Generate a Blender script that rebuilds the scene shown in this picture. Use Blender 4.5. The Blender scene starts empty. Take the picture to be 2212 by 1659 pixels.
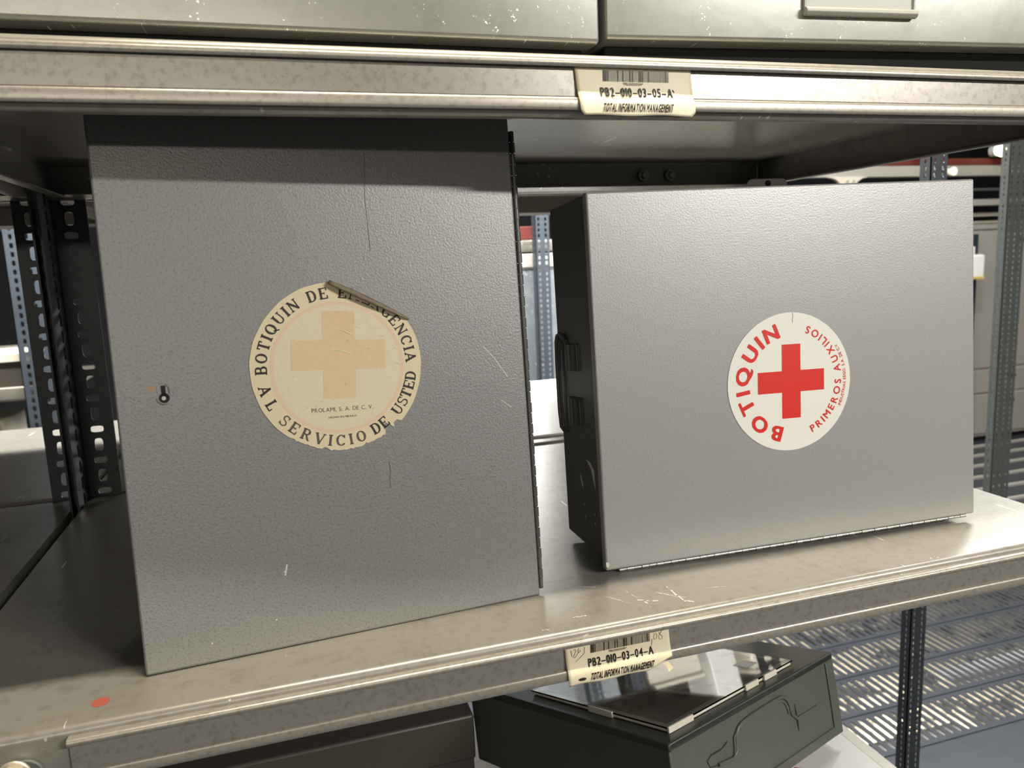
import bpy, bmesh, math, random
from mathutils import Vector, Matrix
random.seed(7)
S = 0.33          # one working unit (the eye's height above the middle shelf) in metres
FZ = 4.0          # the floor lies four units below the middle shelf
scene = bpy.context.scene
COL = scene.collection

# ------------------------------------------------------------------ camera, world, exposure
cam_d = bpy.data.cameras.new('camera'); cam = bpy.data.objects.new('camera', cam_d); COL.objects.link(cam)
W = [[0.9548184571, -0.0869493527, 0.2841857210], [-0.2941799083, -0.1407763482, 0.9453254473], [-0.0421888077, -0.9862159144, -0.1599946082]]
cam.matrix_world = Matrix(((W[0][0], -W[0][1], -W[0][2], 0), (W[1][0], -W[1][1], -W[1][2], 0),
                           (W[2][0], -W[2][1], -W[2][2], (1 + FZ) * S), (0, 0, 0, 1)))
cam_d.sensor_width = 36; cam_d.sensor_fit = 'HORIZONTAL'; cam_d.lens = 36 * 1661.98 / 2212
cam_d.clip_start = 0.02; cam_d.clip_end = 60
cam_d.dof.use_dof = True; cam_d.dof.focus_distance = 0.75; cam_d.dof.aperture_fstop = 10.0
scene.camera = cam
scene.view_settings.view_transform = 'Standard'; scene.view_settings.look = 'None'
scene.view_settings.gamma = 1; scene.view_settings.use_curve_mapping = False
scene.view_settings.exposure = 0.06
world = bpy.data.worlds.new('warehouse_air'); scene.world = world; world.use_nodes = True
world.node_tree.nodes['Background'].inputs[0].default_value = (1.0, 0.96, 0.88, 1)
world.node_tree.nodes['Background'].inputs[1].default_value = 0.16

# lamps: (x, y, z) in units, length along X, watts, colour
LAMPS = [
    ('over the shelf front, nearest to the rack', (1.2, 1.25, 4.4), 3.2, 0.10, 38.0, (1.0, 0.90, 0.70)),
    ('behind the photographer, to the right', (7.0, -6.0, 4.65), 5.0, 0.4, 205.0, (1.0, 0.965, 0.91)),
    ('farthest behind the photographer', (-3.0, -11.0, 2.75), 8.0, 0.5, 50.0, (1.0, 0.92, 0.78)),
    ('over the aisle behind the rack, left of the other', (-2.5, 7.7, 4.5), 4.0, 0.3, 120.0, (1.0, 0.97, 0.91)),
    ('over the aisle behind the rack, right of the other', (3.6, 7.9, 4.5), 3.0, 0.3, 105.0, (0.98, 0.98, 0.98)),
    ('over the open floor before the grey cabinets', (11.5, 9.0, 6.4), 6.0, 0.4, 130.0, (0.98, 0.96, 0.90)),
    ('far beyond the rear aisle, lowest of all', (3.6, 14.5, 3.3), 3.0, 0.3, 62.0, (1.0, 0.98, 0.93)),  # added only to brighten the shelves seen through the gap
    ('at the right end of the rack', (5.6, 3.2, 4.6), 2.0, 0.3, 12.0, (0.97, 0.96, 0.96)),
]

# ------------------------------------------------------------------ helpers
def w(p): return Vector((p[0] * S, p[1] * S, p[2] * S))

class MB:
    """collects shapes (in units) and links them as ONE mesh object"""
    def __init__(s): s.v = []; s.f = []; s.m = []
    def add(s, vs, fs, mi=0):
        o = len(s.v); s.v += [tuple(p) for p in vs]; s.f += [tuple(i + o for i in f) for f in fs]; s.m += [mi] * len(fs)
    def box(s, x0, y0, z0, x1, y1, z1, mi=0):
        v = [(x, y, z) for z in (z0, z1) for y in (y0, y1) for x in (x0, x1)]
        s.add(v, [(0, 2, 3, 1), (4, 5, 7, 6), (0, 1, 5, 4), (2, 6, 7, 3), (0, 4, 6, 2), (1, 3, 7, 5)], mi); return s
    def prism(s, prof, a, b, axis='x', mi=0):
        """closed profile of (p,q) pairs swept from a to b along axis; x: (y,z)  y: (x,z)  z: (x,y)"""
        def pt(t, p):
            return {'x': (t, p[0], p[1]), 'y': (p[0], t, p[1]), 'z': (p[0], p[1], t)}[axis]
        n = len(prof); v = [pt(a, p) for p in prof] + [pt(b, p) for p in prof]
        f = [(i, (i + 1) % n, n + (i + 1) % n, n + i) for i in range(n)] + [tuple(range(n))[::-1], tuple(range(n, 2 * n))]
        s.add(v, f, mi); return s
    def strip(s, line, t, a, b, axis='x', mi=0):
        """open polyline with sheet thickness t swept from a to b"""
        n = len(line); up = []; dn = []
        for i in range(n):
            p = Vector(line[i]); d0 = (p - Vector(line[i - 1])).normalized() if i else None
            d1 = (Vector(line[i + 1]) - p).normalized() if i < n - 1 else None
            d = ((d0 or d1) + (d1 or d0)).normalized(); nn = Vector((-d.y, d.x))
            k = t / 2 / max(0.4, nn.dot(Vector((-(d1 or d0).y, (d1 or d0).x))))
            up.append(tuple(p + nn * k)); dn.append(tuple(p - nn * k))
        def pt(tt, p): return {'x': (tt, p[0], p[1]), 'y': (p[0], tt, p[1]), 'z': (p[0], p[1], tt)}[axis]
        v = [pt(a, p) for p in up] + [pt(a, p) for p in dn] + [pt(b, p) for p in up] + [pt(b, p) for p in dn]
        f = []
        for i in range(n - 1):
            f += [(i, i + 1, 2 * n + i + 1, 2 * n + i), (n + i, 3 * n + i, 3 * n + i + 1, n + i + 1),
                  (i, n + i, n + i + 1, i + 1), (2 * n + i, 2 * n + i + 1, 3 * n + i + 1, 3 * n + i)]
        f += [(0, 2 * n, 3 * n, n), (n - 1, 2 * n - 1, 4 * n - 1, 3 * n - 1)]
        s.add(v, f, mi); return s
    def cyl(s, p0, p1, r, n=16, mi=0, r1=None):
        p0 = Vector(p0); p1 = Vector(p1); d = (p1 - p0).normalized(); r1 = r if r1 is None else r1
        a = d.orthogonal().normalized(); b = d.cross(a)
        v = [tuple(p + (a * math.cos(2 * math.pi * i / n) + b * math.sin(2 * math.pi * i / n)) * rr) for p, rr in ((p0, r), (p1, r1)) for i in range(n)]
        s.add(v, [(i, (i + 1) % n, n + (i + 1) % n, n + i) for i in range(n)] + [tuple(range(n))[::-1], tuple(range(n, 2 * n))], mi); return s
    def tube(s, pts, r, n=8, mi=0):
        pts = [Vector(p) for p in pts]; m = len(pts); v = []; a = None
        for i, p in enumerate(pts):
            d = (pts[min(i + 1, m - 1)] - pts[max(i - 1, 0)]).normalized()
            a = d.orthogonal().normalized() if a is None else (a - d * a.dot(d)).normalized()
            b = d.cross(a); rr = r[i] if isinstance(r, (list, tuple)) else r
            v += [tuple(p + (a * math.cos(2 * math.pi * k / n) + b * math.sin(2 * math.pi * k / n)) * rr) for k in range(n)]
        f = [(i * n + k, i * n + (k + 1) % n, (i + 1) * n + (k + 1) % n, (i + 1) * n + k) for i in range(m - 1) for k in range(n)]
        f += [tuple(range(n))[::-1], tuple(range((m - 1) * n, m * n))]
        s.add(v, f, mi); return s
    def plate(s, x0, x1, z0, z1, xs, zs, hole, t, place, n=12, mi=0):
        """perforated plate: one cell per (xs[i]..xs[i+1], zs[j]..zs[j+1]); hole(i,j) gives (cx,cz,hw,hh,round) or None;
        place(x, z, d) maps plate coordinates and depth d (0..t) to 3D"""
        for j in range(len(zs) - 1):
            for i in range(len(xs) - 1):
                a, b, c, d = xs[i], xs[i + 1], zs[j], zs[j + 1]; h = hole(i, j)
                if h is None:
                    v = [place(x, z, q) for q in (0, t) for x, z in ((a, c), (b, c), (b, d), (a, d))]
                    s.add(v, [(0, 1, 2, 3), (7, 6, 5, 4)], mi); continue
                cx, cz, hw, hh, rr = h; inner = []; outer = []
                for k in range(n):
                    th = 2 * math.pi * (k + .5) / n; ct, st = math.cos(th), math.sin(th)
                    ex = rr; px = hw * math.copysign(abs(ct) ** ex, ct); pz = hh * math.copysign(abs(st) ** ex, st)
                    inner.append((cx + px, cz + pz))
                    kx = ((b - cx) if ct > 0 else (cx - a)) / max(abs(ct), 1e-9); kz = ((d - cz) if st > 0 else (cz - c)) / max(abs(st), 1e-9)
                    # square-ish projection of the angle onto the cell border
                    m_ = max(abs(ct), abs(st)); qx = cx + ct / m_ * ((b - cx) if ct > 0 else (cx - a)); qz = cz + st / m_ * ((d - cz) if st > 0 else (cz - c))
                    outer.append((qx, qz))
                # snap four outer points to the corners
                for X, Z_ in ((a, c), (b, c), (b, d), (a, d)):
                    k = min(range(n), key=lambda k: (outer[k][0] - X) ** 2 + (outer[k][1] - Z_) ** 2); outer[k] = (X, Z_)
                v = []
                for q in (0, t): v += [place(x, z, q) for x, z in inner] + [place(x, z, q) for x, z in outer]
                f = []
                for k in range(n):
                    l = (k + 1) % n
                    f += [(k, n + k, n + l, l), (2 * n + k, 2 * n + l, 3 * n + l, 3 * n + k), (k, l, 2 * n + l, 2 * n + k)]
                s.add(v, f, mi)
        # rim
        v = [place(x, z, q) for q in (0, t) for x, z in ((x0, z0), (x1, z0), (x1, z1), (x0, z1))]
        s.add(v, [(0, 1, 5, 4), (1, 2, 6, 5), (2, 3, 7, 6), (3, 0, 4, 7)], mi); return s
    def build(s, name, mats, parent=None, smooth=None, bevel=0, bseg=2):
        me = bpy.data.meshes.new(name); me.from_pydata([w(p) for p in s.v], [], s.f)
        for m in (mats if isinstance(mats, (list, tuple)) else [mats]): me.materials.append(m)
        me.polygons.foreach_set('material_index', s.m)
        bm = bmesh.new(); bm.from_mesh(me); bmesh.ops.recalc_face_normals(bm, faces=bm.faces); bm.to_mesh(me); bm.free()
        if smooth is not None:
            me.polygons.foreach_set('use_smooth', [True] * len(me.polygons)); me.set_sharp_from_angle(angle=math.radians(smooth))
        me.update(); o = bpy.data.objects.new(name, me); COL.objects.link(o)
        if parent: o.parent = parent
        else: o.location = (0, 0, FZ * S)
        if bevel:
            b = o.modifiers.new('bevel', 'BEVEL'); b.width = bevel * S; b.segments = bseg; b.limit_method = 'ANGLE'; b.angle_limit = math.radians(40)
            me.polygons.foreach_set('use_smooth', [True] * len(me.polygons)); me.set_sharp_from_angle(angle=math.radians(35))
        return o

def tag(o, label=None, cat=None, group=None, kind=None):
    for k, v in (('label', label), ('category', cat), ('group', group), ('kind', kind)):
        if v: o[k] = v
    return o
def thing(name, label, cat, at=(0, 0, 0), group=None, mat3=None):
    o = bpy.data.objects.new(name, None); COL.objects.link(o); o.empty_display_size = .05
    M = Matrix.Translation(Vector((at[0] * S, at[1] * S, (at[2] + FZ) * S)))
    if mat3: M = M @ mat3.to_4x4()
    o.matrix_world = M
    return tag(o, label, cat, group)
def copy_tree(o, parent=None):
    c = o.copy(); COL.objects.link(c)
    if parent: c.parent = parent
    for ch in list(o.children): copy_tree(ch, c)
    return c
def arc(cx, cy, r, a0, a1, n=6):
    return [(cx + r * math.cos(math.radians(a0 + (a1 - a0) * i / n)), cy + r * math.sin(math.radians(a0 + (a1 - a0) * i / n))) for i in range(n + 1)]

# ------------------------------------------------------------------ materials
def mat(name, col, rough=.5, metal=0.0, bump=None, speck=None, scratch=None, stain=None, spec=.5, streak=None, emit=None, coat=0):
    """bump=(scale,strength,detail)  speck=(colour,scale,lo,hi)  stain=(colour,scale,lo,hi)  scratch=(colour,scale,width)  streak=(colour,(sx,sy,sz),lo,hi)"""
    m = bpy.data.materials.new(name); m.use_nodes = True; nt = m.node_tree; N = nt.nodes; L = nt.links
    b = N['Principled BSDF']; b.inputs['Roughness'].default_value = rough; b.inputs['Metallic'].default_value = metal
    b.inputs['Specular IOR Level'].default_value = spec; b.inputs['Coat Weight'].default_value = coat
    if emit: b.inputs['Emission Color'].default_value = (*emit[0], 1); b.inputs['Emission Strength'].default_value = emit[1]
    tc = N.new('ShaderNodeTexCoord'); co = tc.outputs['Object']
    base = N.new('ShaderNodeRGB'); base.outputs[0].default_value = (*col, 1); cur = base.outputs[0]
    def noise(scale, detail=3, vec=None, rough_=.6):
        n = N.new('ShaderNodeTexNoise'); n.inputs['Scale'].default_value = scale; n.inputs['Detail'].default_value = detail; n.inputs['Roughness'].default_value = rough_
        L.new(vec or co, n.inputs['Vector']); return n.outputs['Fac']
    def ramp(fac, lo, hi, inv=False):
        r = N.new('ShaderNodeMapRange'); r.clamp = True; r.inputs['From Min'].default_value = lo; r.inputs['From Max'].default_value = hi
        if inv: r.inputs['To Min'].default_value = 1; r.inputs['To Max'].default_value = 0
        L.new(fac, r.inputs['Value']); return r.outputs['Result']
    def mix(fac, c):
        nonlocal cur
        x = N.new('ShaderNodeMix'); x.data_type = 'RGBA'; L.new(fac, x.inputs['Factor']); L.new(cur, x.inputs[6]); x.inputs[7].default_value = (*c, 1); cur = x.outputs[2]
    if speck: mix(ramp(noise(speck[1], 2), speck[2], speck[3]), speck[0])
    if streak:
        mp = N.new('ShaderNodeMapping'); mp.inputs['Scale'].default_value = streak[1]; L.new(co, mp.inputs['Vector'])
        mix(ramp(noise(1, 3, mp.outputs['Vector']), streak[2], streak[3]), streak[0])
    if stain: mix(ramp(noise(stain[1], 5, rough_=.75), stain[2], stain[3]), stain[0])
    if scratch:
        acc = None
        for ang in (0.5, 2.2, 1.2):
            mp = N.new('ShaderNodeMapping'); mp.inputs['Rotation'].default_value = (ang * .7, ang * .4, ang); mp.inputs['Scale'].default_value = (scratch[1], scratch[1] * .045, scratch[1]); L.new(co, mp.inputs['Vector'])
            n = noise(1, 1, mp.outputs['Vector']); r = ramp(n, scratch[2], scratch[2] + .012)
            g = ramp(noise(scratch[1] * .12, 2), .55, .62); mm = N.new('ShaderNodeMath'); mm.operation = 'MULTIPLY'; L.new(r, mm.inputs[0]); L.new(g, mm.inputs[1])
            if acc is None: acc = mm.outputs[0]
            else:
                ma = N.new('ShaderNodeMath'); ma.operation = 'MAXIMUM'; L.new(acc, ma.inputs[0]); L.new(mm.outputs[0], ma.inputs[1]); acc = ma.outputs[0]
        mix(acc, scratch[0])
    L.new(cur, b.inputs['Base Color'])
    if bump:
        bp = N.new('ShaderNodeBump'); bp.inputs['Strength'].default_value = bump[1]; bp.inputs['Distance'].default_value = bump[3] if len(bump) > 3 else .0006
        L.new(noise(bump[0], bump[2]), bp.inputs['Height']); L.new(bp.outputs['Normal'], b.inputs['Normal'])
    return m

HAMMER = mat('hammered_grey_paint', (.245, .242, .234), .40, .25, bump=(520, .5, 2, .0006), speck=((.185, .18, .17), 470, .52, .68))
HAMMER2 = mat('fine_grey_paint', (.385, .378, .362), .38, .25, bump=(520, .45, 2, .0004), speck=((.33, .32, .30), 520, .52, .7))
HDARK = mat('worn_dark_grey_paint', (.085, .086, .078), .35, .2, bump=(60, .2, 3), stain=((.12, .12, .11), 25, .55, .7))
SHELF = mat('shelf_grey_paint', (.27, .255, .225), .33, .35, bump=(25, .12, 4, .0012), stain=((.19, .175, .145), 22, .52, .75), scratch=((.75, .73, .68), 130, .735), speck=((.23, .215, .185), 90, .55, .7))
RAIL = mat('rail_grey_paint', (.35, .325, .285), .34, .45, bump=(90, .2, 4, .0006), stain=((.10, .07, .045), 30, .73, .80), speck=((.27, .248, .215), 200, .5, .7))
POSTD = mat('dark_blue_grey_post_paint', (.028, .033, .037), .5, .1, stain=((.018, .022, .026), 40, .5, .7))
POSTB = mat('blue_grey_post_paint', (.05, .063, .08), .5, .1, stain=((.035, .045, .06), 30, .5, .7))
POSTG = mat('green_grey_post_paint', (.085, .095, .09), .5, .1, stain=((.06, .068, .065), 30, .5, .7))
STEELHINGE = mat('hinge_steel', (.42, .40, .36), .35, .7, bump=(200, .2, 2), stain=((.14, .13, .12), 60, .6, .72))
BOLT = mat('zinc_bolt', (.62, .56, .45), .35, .6)
CASE = mat('worn_galvanised_case', (.26, .26, .238), .27, .5, bump=(40, .15, 4), stain=((.215, .218, .20), 20, .5, .72), scratch=((.85, .85, .82), 300, .715))
GREEN = mat('olive_grey_enamel', (.115, .125, .10), .38, .1, bump=(120, .12, 3), stain=((.095, .105, .085), 18, .5, .7))
GREENTOP = mat('dark_olive_enamel', (.06, .066, .056), .3, .2, bump=(60, .1, 3), streak=((.20, .20, .18), (18, 3, 18), .66, .8))
BROWN = mat('taupe_metal', (.058, .051, .041), .45, .1, bump=(60, .1, 3))
WHITE = mat('white_enamel', (.80, .78, .74), .3, 0, stain=((.68, .64, .55), 25, .6, .75))
HOLDM = mat('holder_grey_paint', (.24, .24, .22), .5, .2)
SHADEM = mat('case_shade_black', (.016, .017, .016), .85, spec=.1)
RED = mat('red_print', (.72, .022, .012), .42)
RED2 = mat('red_block_print', (.50, .01, .01), .45)
PAPER_OLD = mat('yellowed_paper', (.72, .62, .40), .55, 0, bump=(70, .35, 4, .0012), stain=((.62, .48, .27), 45, .6, .8))
PAPER_IN = mat('faded_cream_print', (.70, .63, .43), .55, 0, bump=(60, .5, 4, .0016), stain=((.60, .52, .33), 90, .64, .74))
PEACH = mat('faded_peach_print', (.71, .53, .31), .55, 0, bump=(60, .4, 4, .0014), stain=((.68, .48, .26), 30, .5, .7))
PEACHR = mat('faded_ring_print', (.73, .55, .37), .55, 0, bump=(60, .4, 4, .0014))
BACKING = mat('browned_sticker_back', (.22, .18, .11), .6, 0, stain=((.12, .09, .05), 60, .5, .7))
INK = mat('black_ink', (.018, .014, .014), .5)
INKF = mat('worn_black_ink', (.09, .075, .06), .55)
STICKER_W = mat('white_vinyl', (.88, .86, .78), .35, 0)
LABEL = mat('cream_label_paper', (.76, .68, .49), .5, 0, bump=(90, .2, 3, .0006), stain=((.60, .50, .32), 45, .62, .8))
PENCIL = mat('pencil_mark', (.16, .14, .11), .6)
BLACK = mat('black_void', (.01, .01, .01), .8)
CHIP = mat('bare_paint_chip', (.62, .60, .52), .5)
REDDOT = mat('faded_red_dot', (.33, .075, .055), .5, 0, stain=((.28, .10, .075), 60, .5, .7))
GRATE = mat('slate_floor_paint', (.052, .058, .070), .42, .25, bump=(60, .15, 3), stain=((.04, .045, .055), 12, .5, .7))
CONC = mat('floor_below', (.30, .28, .24), .6, 0, stain=((.02, .02, .02), 3.2, .48, .56))
CABM = mat('cabinet_beige_grey', (.36, .34, .30), .45, .1)
GLASS = bpy.data.materials.new('clear_glass'); GLASS.use_nodes = True
_b = GLASS.node_tree.nodes['Principled BSDF']; _b.inputs['Transmission Weight'].default_value = 1; _b.inputs['Roughness'].default_value = .02; _b.inputs['IOR'].default_value = 1.5; _b.inputs['Base Color'].default_value = (.95, .97, .95, 1)
PRINT = mat('faded_brown_print', (.27, .22, .165), .6, 0, stain=((.62, .52, .36), 9, .53, .62), speck=((.06, .05, .045), 22, .55, .66))
CARD = mat('white_card_mount', (.72, .67, .55), .5)
SILVER = mat('pale_aluminium', (.75, .72, .64), .35, .5)
DARKW = mat('dark_wall_paint', (.03, .032, .035), .8)
CREAMM = mat('cream_metal', (.70, .65, .54), .45)
BLUEM = mat('dull_galvanised_sheet', (.28, .31, .33), .35, .4, bump=(20, .3, 4), stain=((.40, .43, .46), 14, .5, .7), scratch=((.9, .9, .9), 60, .68))
DARKB = mat('black_blue_plastic', (.02, .028, .04), .5)
REDM = mat('red_painted_steel', (.15, .028, .022), .5)
TUBE_ON = mat('lit_tube', (1, 1, 1), .5, 0, emit=((1, .93, .78), 5.0))
HOUSING = mat('lamp_housing_white', (.7, .7, .68), .5)

# ------------------------------------------------------------------ text
_cache = {}
def sans(ch, bold=0.0):
    k = (ch, bold)
    if k in _cache: return _cache[k]
    if bold:
        v0, f0, w0 = sans(ch, 0); vs = []; fs = []
        for q, (dx, dy) in enumerate(((0, 0), (-1, 0), (1, 0), (-.7, .6), (.7, .6), (-.7, -.6), (.7, -.6))):
            n = len(vs); vs += [(x + dx * bold + bold, y + dy * bold, q) for x, y, _ in v0]; fs += [tuple(i + n for i in f) for f in f0]
        _cache[k] = (vs, fs, w0 + 2 * bold); return _cache[k]
    cu = bpy.data.curves.new('glyph', 'FONT'); cu.body = ch; cu.size = 1; cu.resolution_u = 3; cu.fill_mode = 'FRONT'
    o = bpy.data.objects.new('glyph', cu); COL.objects.link(o)
    bpy.context.view_layer.update()
    me = bpy.data.meshes.new_from_object(o.evaluated_get(bpy.context.evaluated_depsgraph_get()))
    vs = [(v.co.x, v.co.y) for v in me.vertices]; fs = [tuple(p.vertices) for p in me.polygons]
    bpy.data.objects.remove(o); bpy.data.curves.remove(cu); bpy.data.meshes.remove(me)
    if vs:
        x0 = min(v[0] for v in vs); x1 = max(v[0] for v in vs)
        vs = [((x - x0) / .73, y / .73, 0) for x, y in vs]; wd = (x1 - x0) / .73
    else: wd = .35
    _cache[k] = (vs, fs, wd); return _cache[k]

def quadstroke(a, b, t):
    a = Vector(a); b = Vector(b); d = (b - a).normalized(); n = Vector((-d.y, d.x)) * t / 2
    return [tuple(a + n), tuple(b + n), tuple(b - n), tuple(a - n)]
def serif_glyph(ch):
    """roman slab-serif capitals, height 1, drawn as strokes"""
    T, t, s = .20, .10, .085
    polys = []
    def st(x, y0=0, y1=1, th=T): polys.append([(x - th / 2, y0), (x + th / 2, y0), (x + th / 2, y1), (x - th / 2, y1)])
    def ho(x0, x1, y, th=t): polys.append([(x0, y - th / 2), (x1, y - th / 2), (x1, y + th / 2), (x0, y + th / 2)])
    def sf(x, y, wd=.34): polys.append([(x - wd / 2, y), (x + wd / 2, y), (x + wd / 2, y + s), (x - wd / 2, y + s)])
    def di(a, b, th): polys.append(quadstroke(a, b, th))
    def ring(cx, cy, rx, ry, a0, a1, thick, thin, n=18):
        pts = [math.radians(a0 + (a1 - a0) * i / n) for i in range(n + 1)]
        for i in range(n):
            q = []
            for a, sg in ((pts[i], 1), (pts[i + 1], 1), (pts[i + 1], -1), (pts[i], -1)):
                q.append((cx + (rx + sg * thick / 2 * 1) * math.cos(a) if sg > 0 else cx + (rx - thick / 2) * math.cos(a), cy + (ry + sg * thin / 2) * math.sin(a)))
            polys.append(q)
    wd = .8
    if ch == 'B': st(.17); sf(.15, 0, .3); sf(.15, 1 - s, .3); ho(.17, .45, .96); ho(.17, .48, .52); ho(.17, .48, .04); ring(.44, .74, .17, .22, -90, 90, T, t); ring(.47, .28, .2, .24, -90, 90, T, t); wd = .8
    elif ch == 'O': ring(.42, .5, .33, .46, 0, 360, T, t, 28); wd = .86
    elif ch == 'Q': ring(.42, .5, .33, .46, 0, 360, T, t, 28); di((.40, .22), (.78, -.14), .12); wd = .88
    elif ch == 'T': st(.4); sf(.4, 0); ho(.04, .76, .96); st(.07, .72, 1, t); st(.73, .72, 1, t); wd = .8
    elif ch == 'I': st(.19); sf(.19, 0, .36); sf(.19, 1 - s, .36); wd = .38
    elif ch == 'U': st(.18, .3); sf(.18, 1 - s, .36); st(.72, .3, 1, t); sf(.72, 1 - s, .28); ring(.45, .32, .27, .28, 180, 360, .12, .1); wd = .9
    elif ch == 'N': st(.15, 0, 1, t); st(.75, 0, 1, t); di((.12, .97), (.77, .05), T); sf(.15, 0, .28); sf(.75, 1 - s, .28); sf(.1, 1 - s, .2); wd = .88
    elif ch == 'D': st(.17); sf(.15, 0, .3); sf(.15, 1 - s, .3); ho(.17, .42, .96); ho(.17, .42, .04); ring(.40, .5, .32, .46, -90, 90, T, t); wd = .84
    elif ch == 'E': st(.17); ho(.02, .70, .96); ho(.02, .72, .04); ho(.17, .5, .5); st(.69, .72, 1, t); st(.71, 0, .3, t); st(.5, .38, .62, .05); wd = .76
    elif ch == 'M': st(.15, 0, 1, t); st(.87, 0, 1, T); di((.14, .97), (.5, .1), T); di((.85, .97), (.5, .1), t); sf(.15, 0, .28); sf(.87, 0, .34); sf(.1, 1 - s, .2); sf(.92, 1 - s, .2); wd = 1.05
    elif ch == 'R': st(.17); sf(.17, 0, .34); sf(.15, 1 - s, .3); ho(.17, .45, .96); ho(.17, .48, .50); ring(.45, .73, .2, .23, -90, 90, T, t); di((.42, .5), (.72, .05), .15); sf(.76, 0, .2); wd = .86
    elif ch in 'CG':
        ring(.44, .5, .34, .46, 40, 320, T, t, 24); st(.74, .68, .98, t); wd = .82
        if ch == 'G': st(.72, .05, .42, .14); sf(.70, .40, .32)
        else: st(.72, .08, .22, .06)
    elif ch == 'A': di((.08, 0), (.44, 1), t); di((.38, 1), (.76, 0), T); ho(.2, .62, .33); sf(.09, 0, .26); sf(.76, 0, .3); wd = .88
    elif ch == 'L': st(.17); sf(.17, 1 - s, .34); ho(.02, .66, .04); st(.66, 0, .32, t); wd = .72
    elif ch == 'S': ring(.36, .74, .24, .22, 20, 270, .13, .09); ring(.36, .27, .27, .24, -160, 90, .13, .09); st(.60, .72, 1, .06); st(.07, 0, .28, .06); wd = .68
    elif ch == 'V': di((.08, 1), (.44, 0), T); di((.78, 1), (.42, 0), t); sf(.09, 1 - s, .3); sf(.78, 1 - s, .26); wd = .86
    else: return [], [], .38
    vs = []; fs = []
    for p in polys:
        fs.append(tuple(range(len(vs), len(vs) + len(p)))); vs += p
    return vs, fs, wd

def layout(text, glyph, gap=.14, space=.5):
    """-> list of (vs, fs, centre_x, width), total width"""
    out = []; x = 0
    for ch in text:
        if ch == ' ': x += space; continue
        vs, fs, wd = glyph(ch); out.append((vs, fs, x, wd)); x += wd + gap
    return out, x - gap
def arc_text(mb, text, glyph, cx, cz, r, h, a_first, a_last, y, inward, gap=.14, space=.5, keep=None, xs=1.0, jit=0):
    """letters on a circle in the face plane (x, z); a_first/a_last are the first and last letters' centre angles"""
    items, tot = layout(text, glyph, gap, space); c0 = items[0][2] + items[0][3] / 2; c1 = items[-1][2] + items[-1][3] / 2
    for vs, fs, x, wd in items:
        c = x + wd / 2; a = math.radians(a_first + (a_last - a_first) * (c - c0) / (c1 - c0))
        ux, uz = (math.cos(a), math.sin(a))
        tx, tz = (uz, -ux) if not inward else (-uz, ux)      # reading direction
        nx, nz = (ux, uz) if not inward else (-ux, -uz)      # letter up
        P = []
        for g_ in vs:
            gx, gz = g_[:2]; lay = g_[2] if len(g_) > 2 else 0
            lx = (gx - wd / 2) * h * xs; lz = (gz - .5) * h
            P.append((cx + ux * r + tx * lx + nx * lz, y - lay * .00006, cz + uz * r + tz * lx + nz * lz))
        if keep:
            fs = [f for f in fs if keep(sum(P[i][0] for i in f) / len(f), sum(P[i][2] for i in f) / len(f))]
        mb.add(P, fs)
def line_text(mb, text, x0, x1, z0, h, place, glyph, gap=.16, space=.45, shear=0):
    """straight text filling x0..x1; place(x, up) -> 3D"""
    items, tot = layout(text, glyph, gap, space); k = (x1 - x0) / tot
    for vs, fs, x, wd in items:
        mb.add([place(x0 + (x + gx) * k + shear * gz * h, z0 + gz * h) for gx, gz in [g_[:2] for g_ in vs]], fs)

# ------------------------------------------------------------------ lamps of the place and an added one
def lamp(where, p, ln, wd, watts, col):
    t = thing('ceiling_lamp', 'long white tube lamp hanging %s' % where, 'lamp', p)
    MB().box(-ln / 2 - .1, -wd / 2 - .03, .03, ln / 2 + .1, wd / 2 + .03, .16).build('housing', HOUSING, t, bevel=.02)
    MB().cyl((-ln / 2, 0, .0), (ln / 2, 0, 0), .04, 12).build('tube', TUBE_ON, t, smooth=40)
    d = bpy.data.lights.new('tube_light', 'AREA'); d.shape = 'RECTANGLE'; d.size = ln * S; d.size_y = wd * S; d.energy = watts; d.color = col
    lo = bpy.data.objects.new('tube_light', d); COL.objects.link(lo); lo.parent = t; lo.location = (0, 0, -.05 * S)
    return t, lo
for i, (where, p, ln, wd, watts, col) in enumerate(LAMPS):
    t, lo = lamp(where, p, ln, wd, watts, col)
    if p[1] > 14:
        lo.rotation_euler = (-math.radians(70), 0, 0)
    if p[1] < 0:   # the far-away troughs are tipped towards the racks
        d = Vector((1, 2, .5)) - Vector(p); d.x *= .2
        lo.rotation_euler = (math.atan2(d.y, -d.z), 0, 0)

# ------------------------------------------------------------------ the building
YF = 1.827
tag(MB().box(-14, 3.2, -FZ - .02, 3.4, 24, -FZ).box(3.4, -14, -FZ - .02, 26, 5.58, -FZ).box(-14, -14, -FZ - .02, 3.4, 3.2, -FZ)
    .box(12.4, 5.58, -FZ - .02, 26, 24, -FZ).box(3.4, 9.48, -FZ - .02, 12.4, 24, -FZ).build('floor', GRATE), kind='structure')
g = MB(); ys = [5.58 + .65 * i for i in range(7)]; nx = 86; xs = [3.4 + 9.0 * i / nx for i in range(nx + 1)]
g.plate(3.4, 12.4, ys[0], ys[-1], xs, ys, lambda i, j: ((xs[i] + xs[i + 1]) / 2, (ys[j] + ys[j + 1]) / 2, .026, .265, .5), .012, lambda x, y, d: (x, y, -FZ - d), n=12)
for y in ys: g.box(3.4, y - .012, -FZ, 12.4, y + .012, -FZ + .012)
tag(g.build('floor_grating', GRATE), kind='structure')
r = MB()
for i in range(8): r.box(12.6, 9.6 + .65 * i, -FZ, 24, 9.66 + .65 * i, -FZ + .05)
tag(r.build('trim_1', SILVER), kind='structure')
tag(MB().box(-2, -2, -8.6, 20, 20, -8.5).build('floor_below', CONC), kind='structure')
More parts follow.
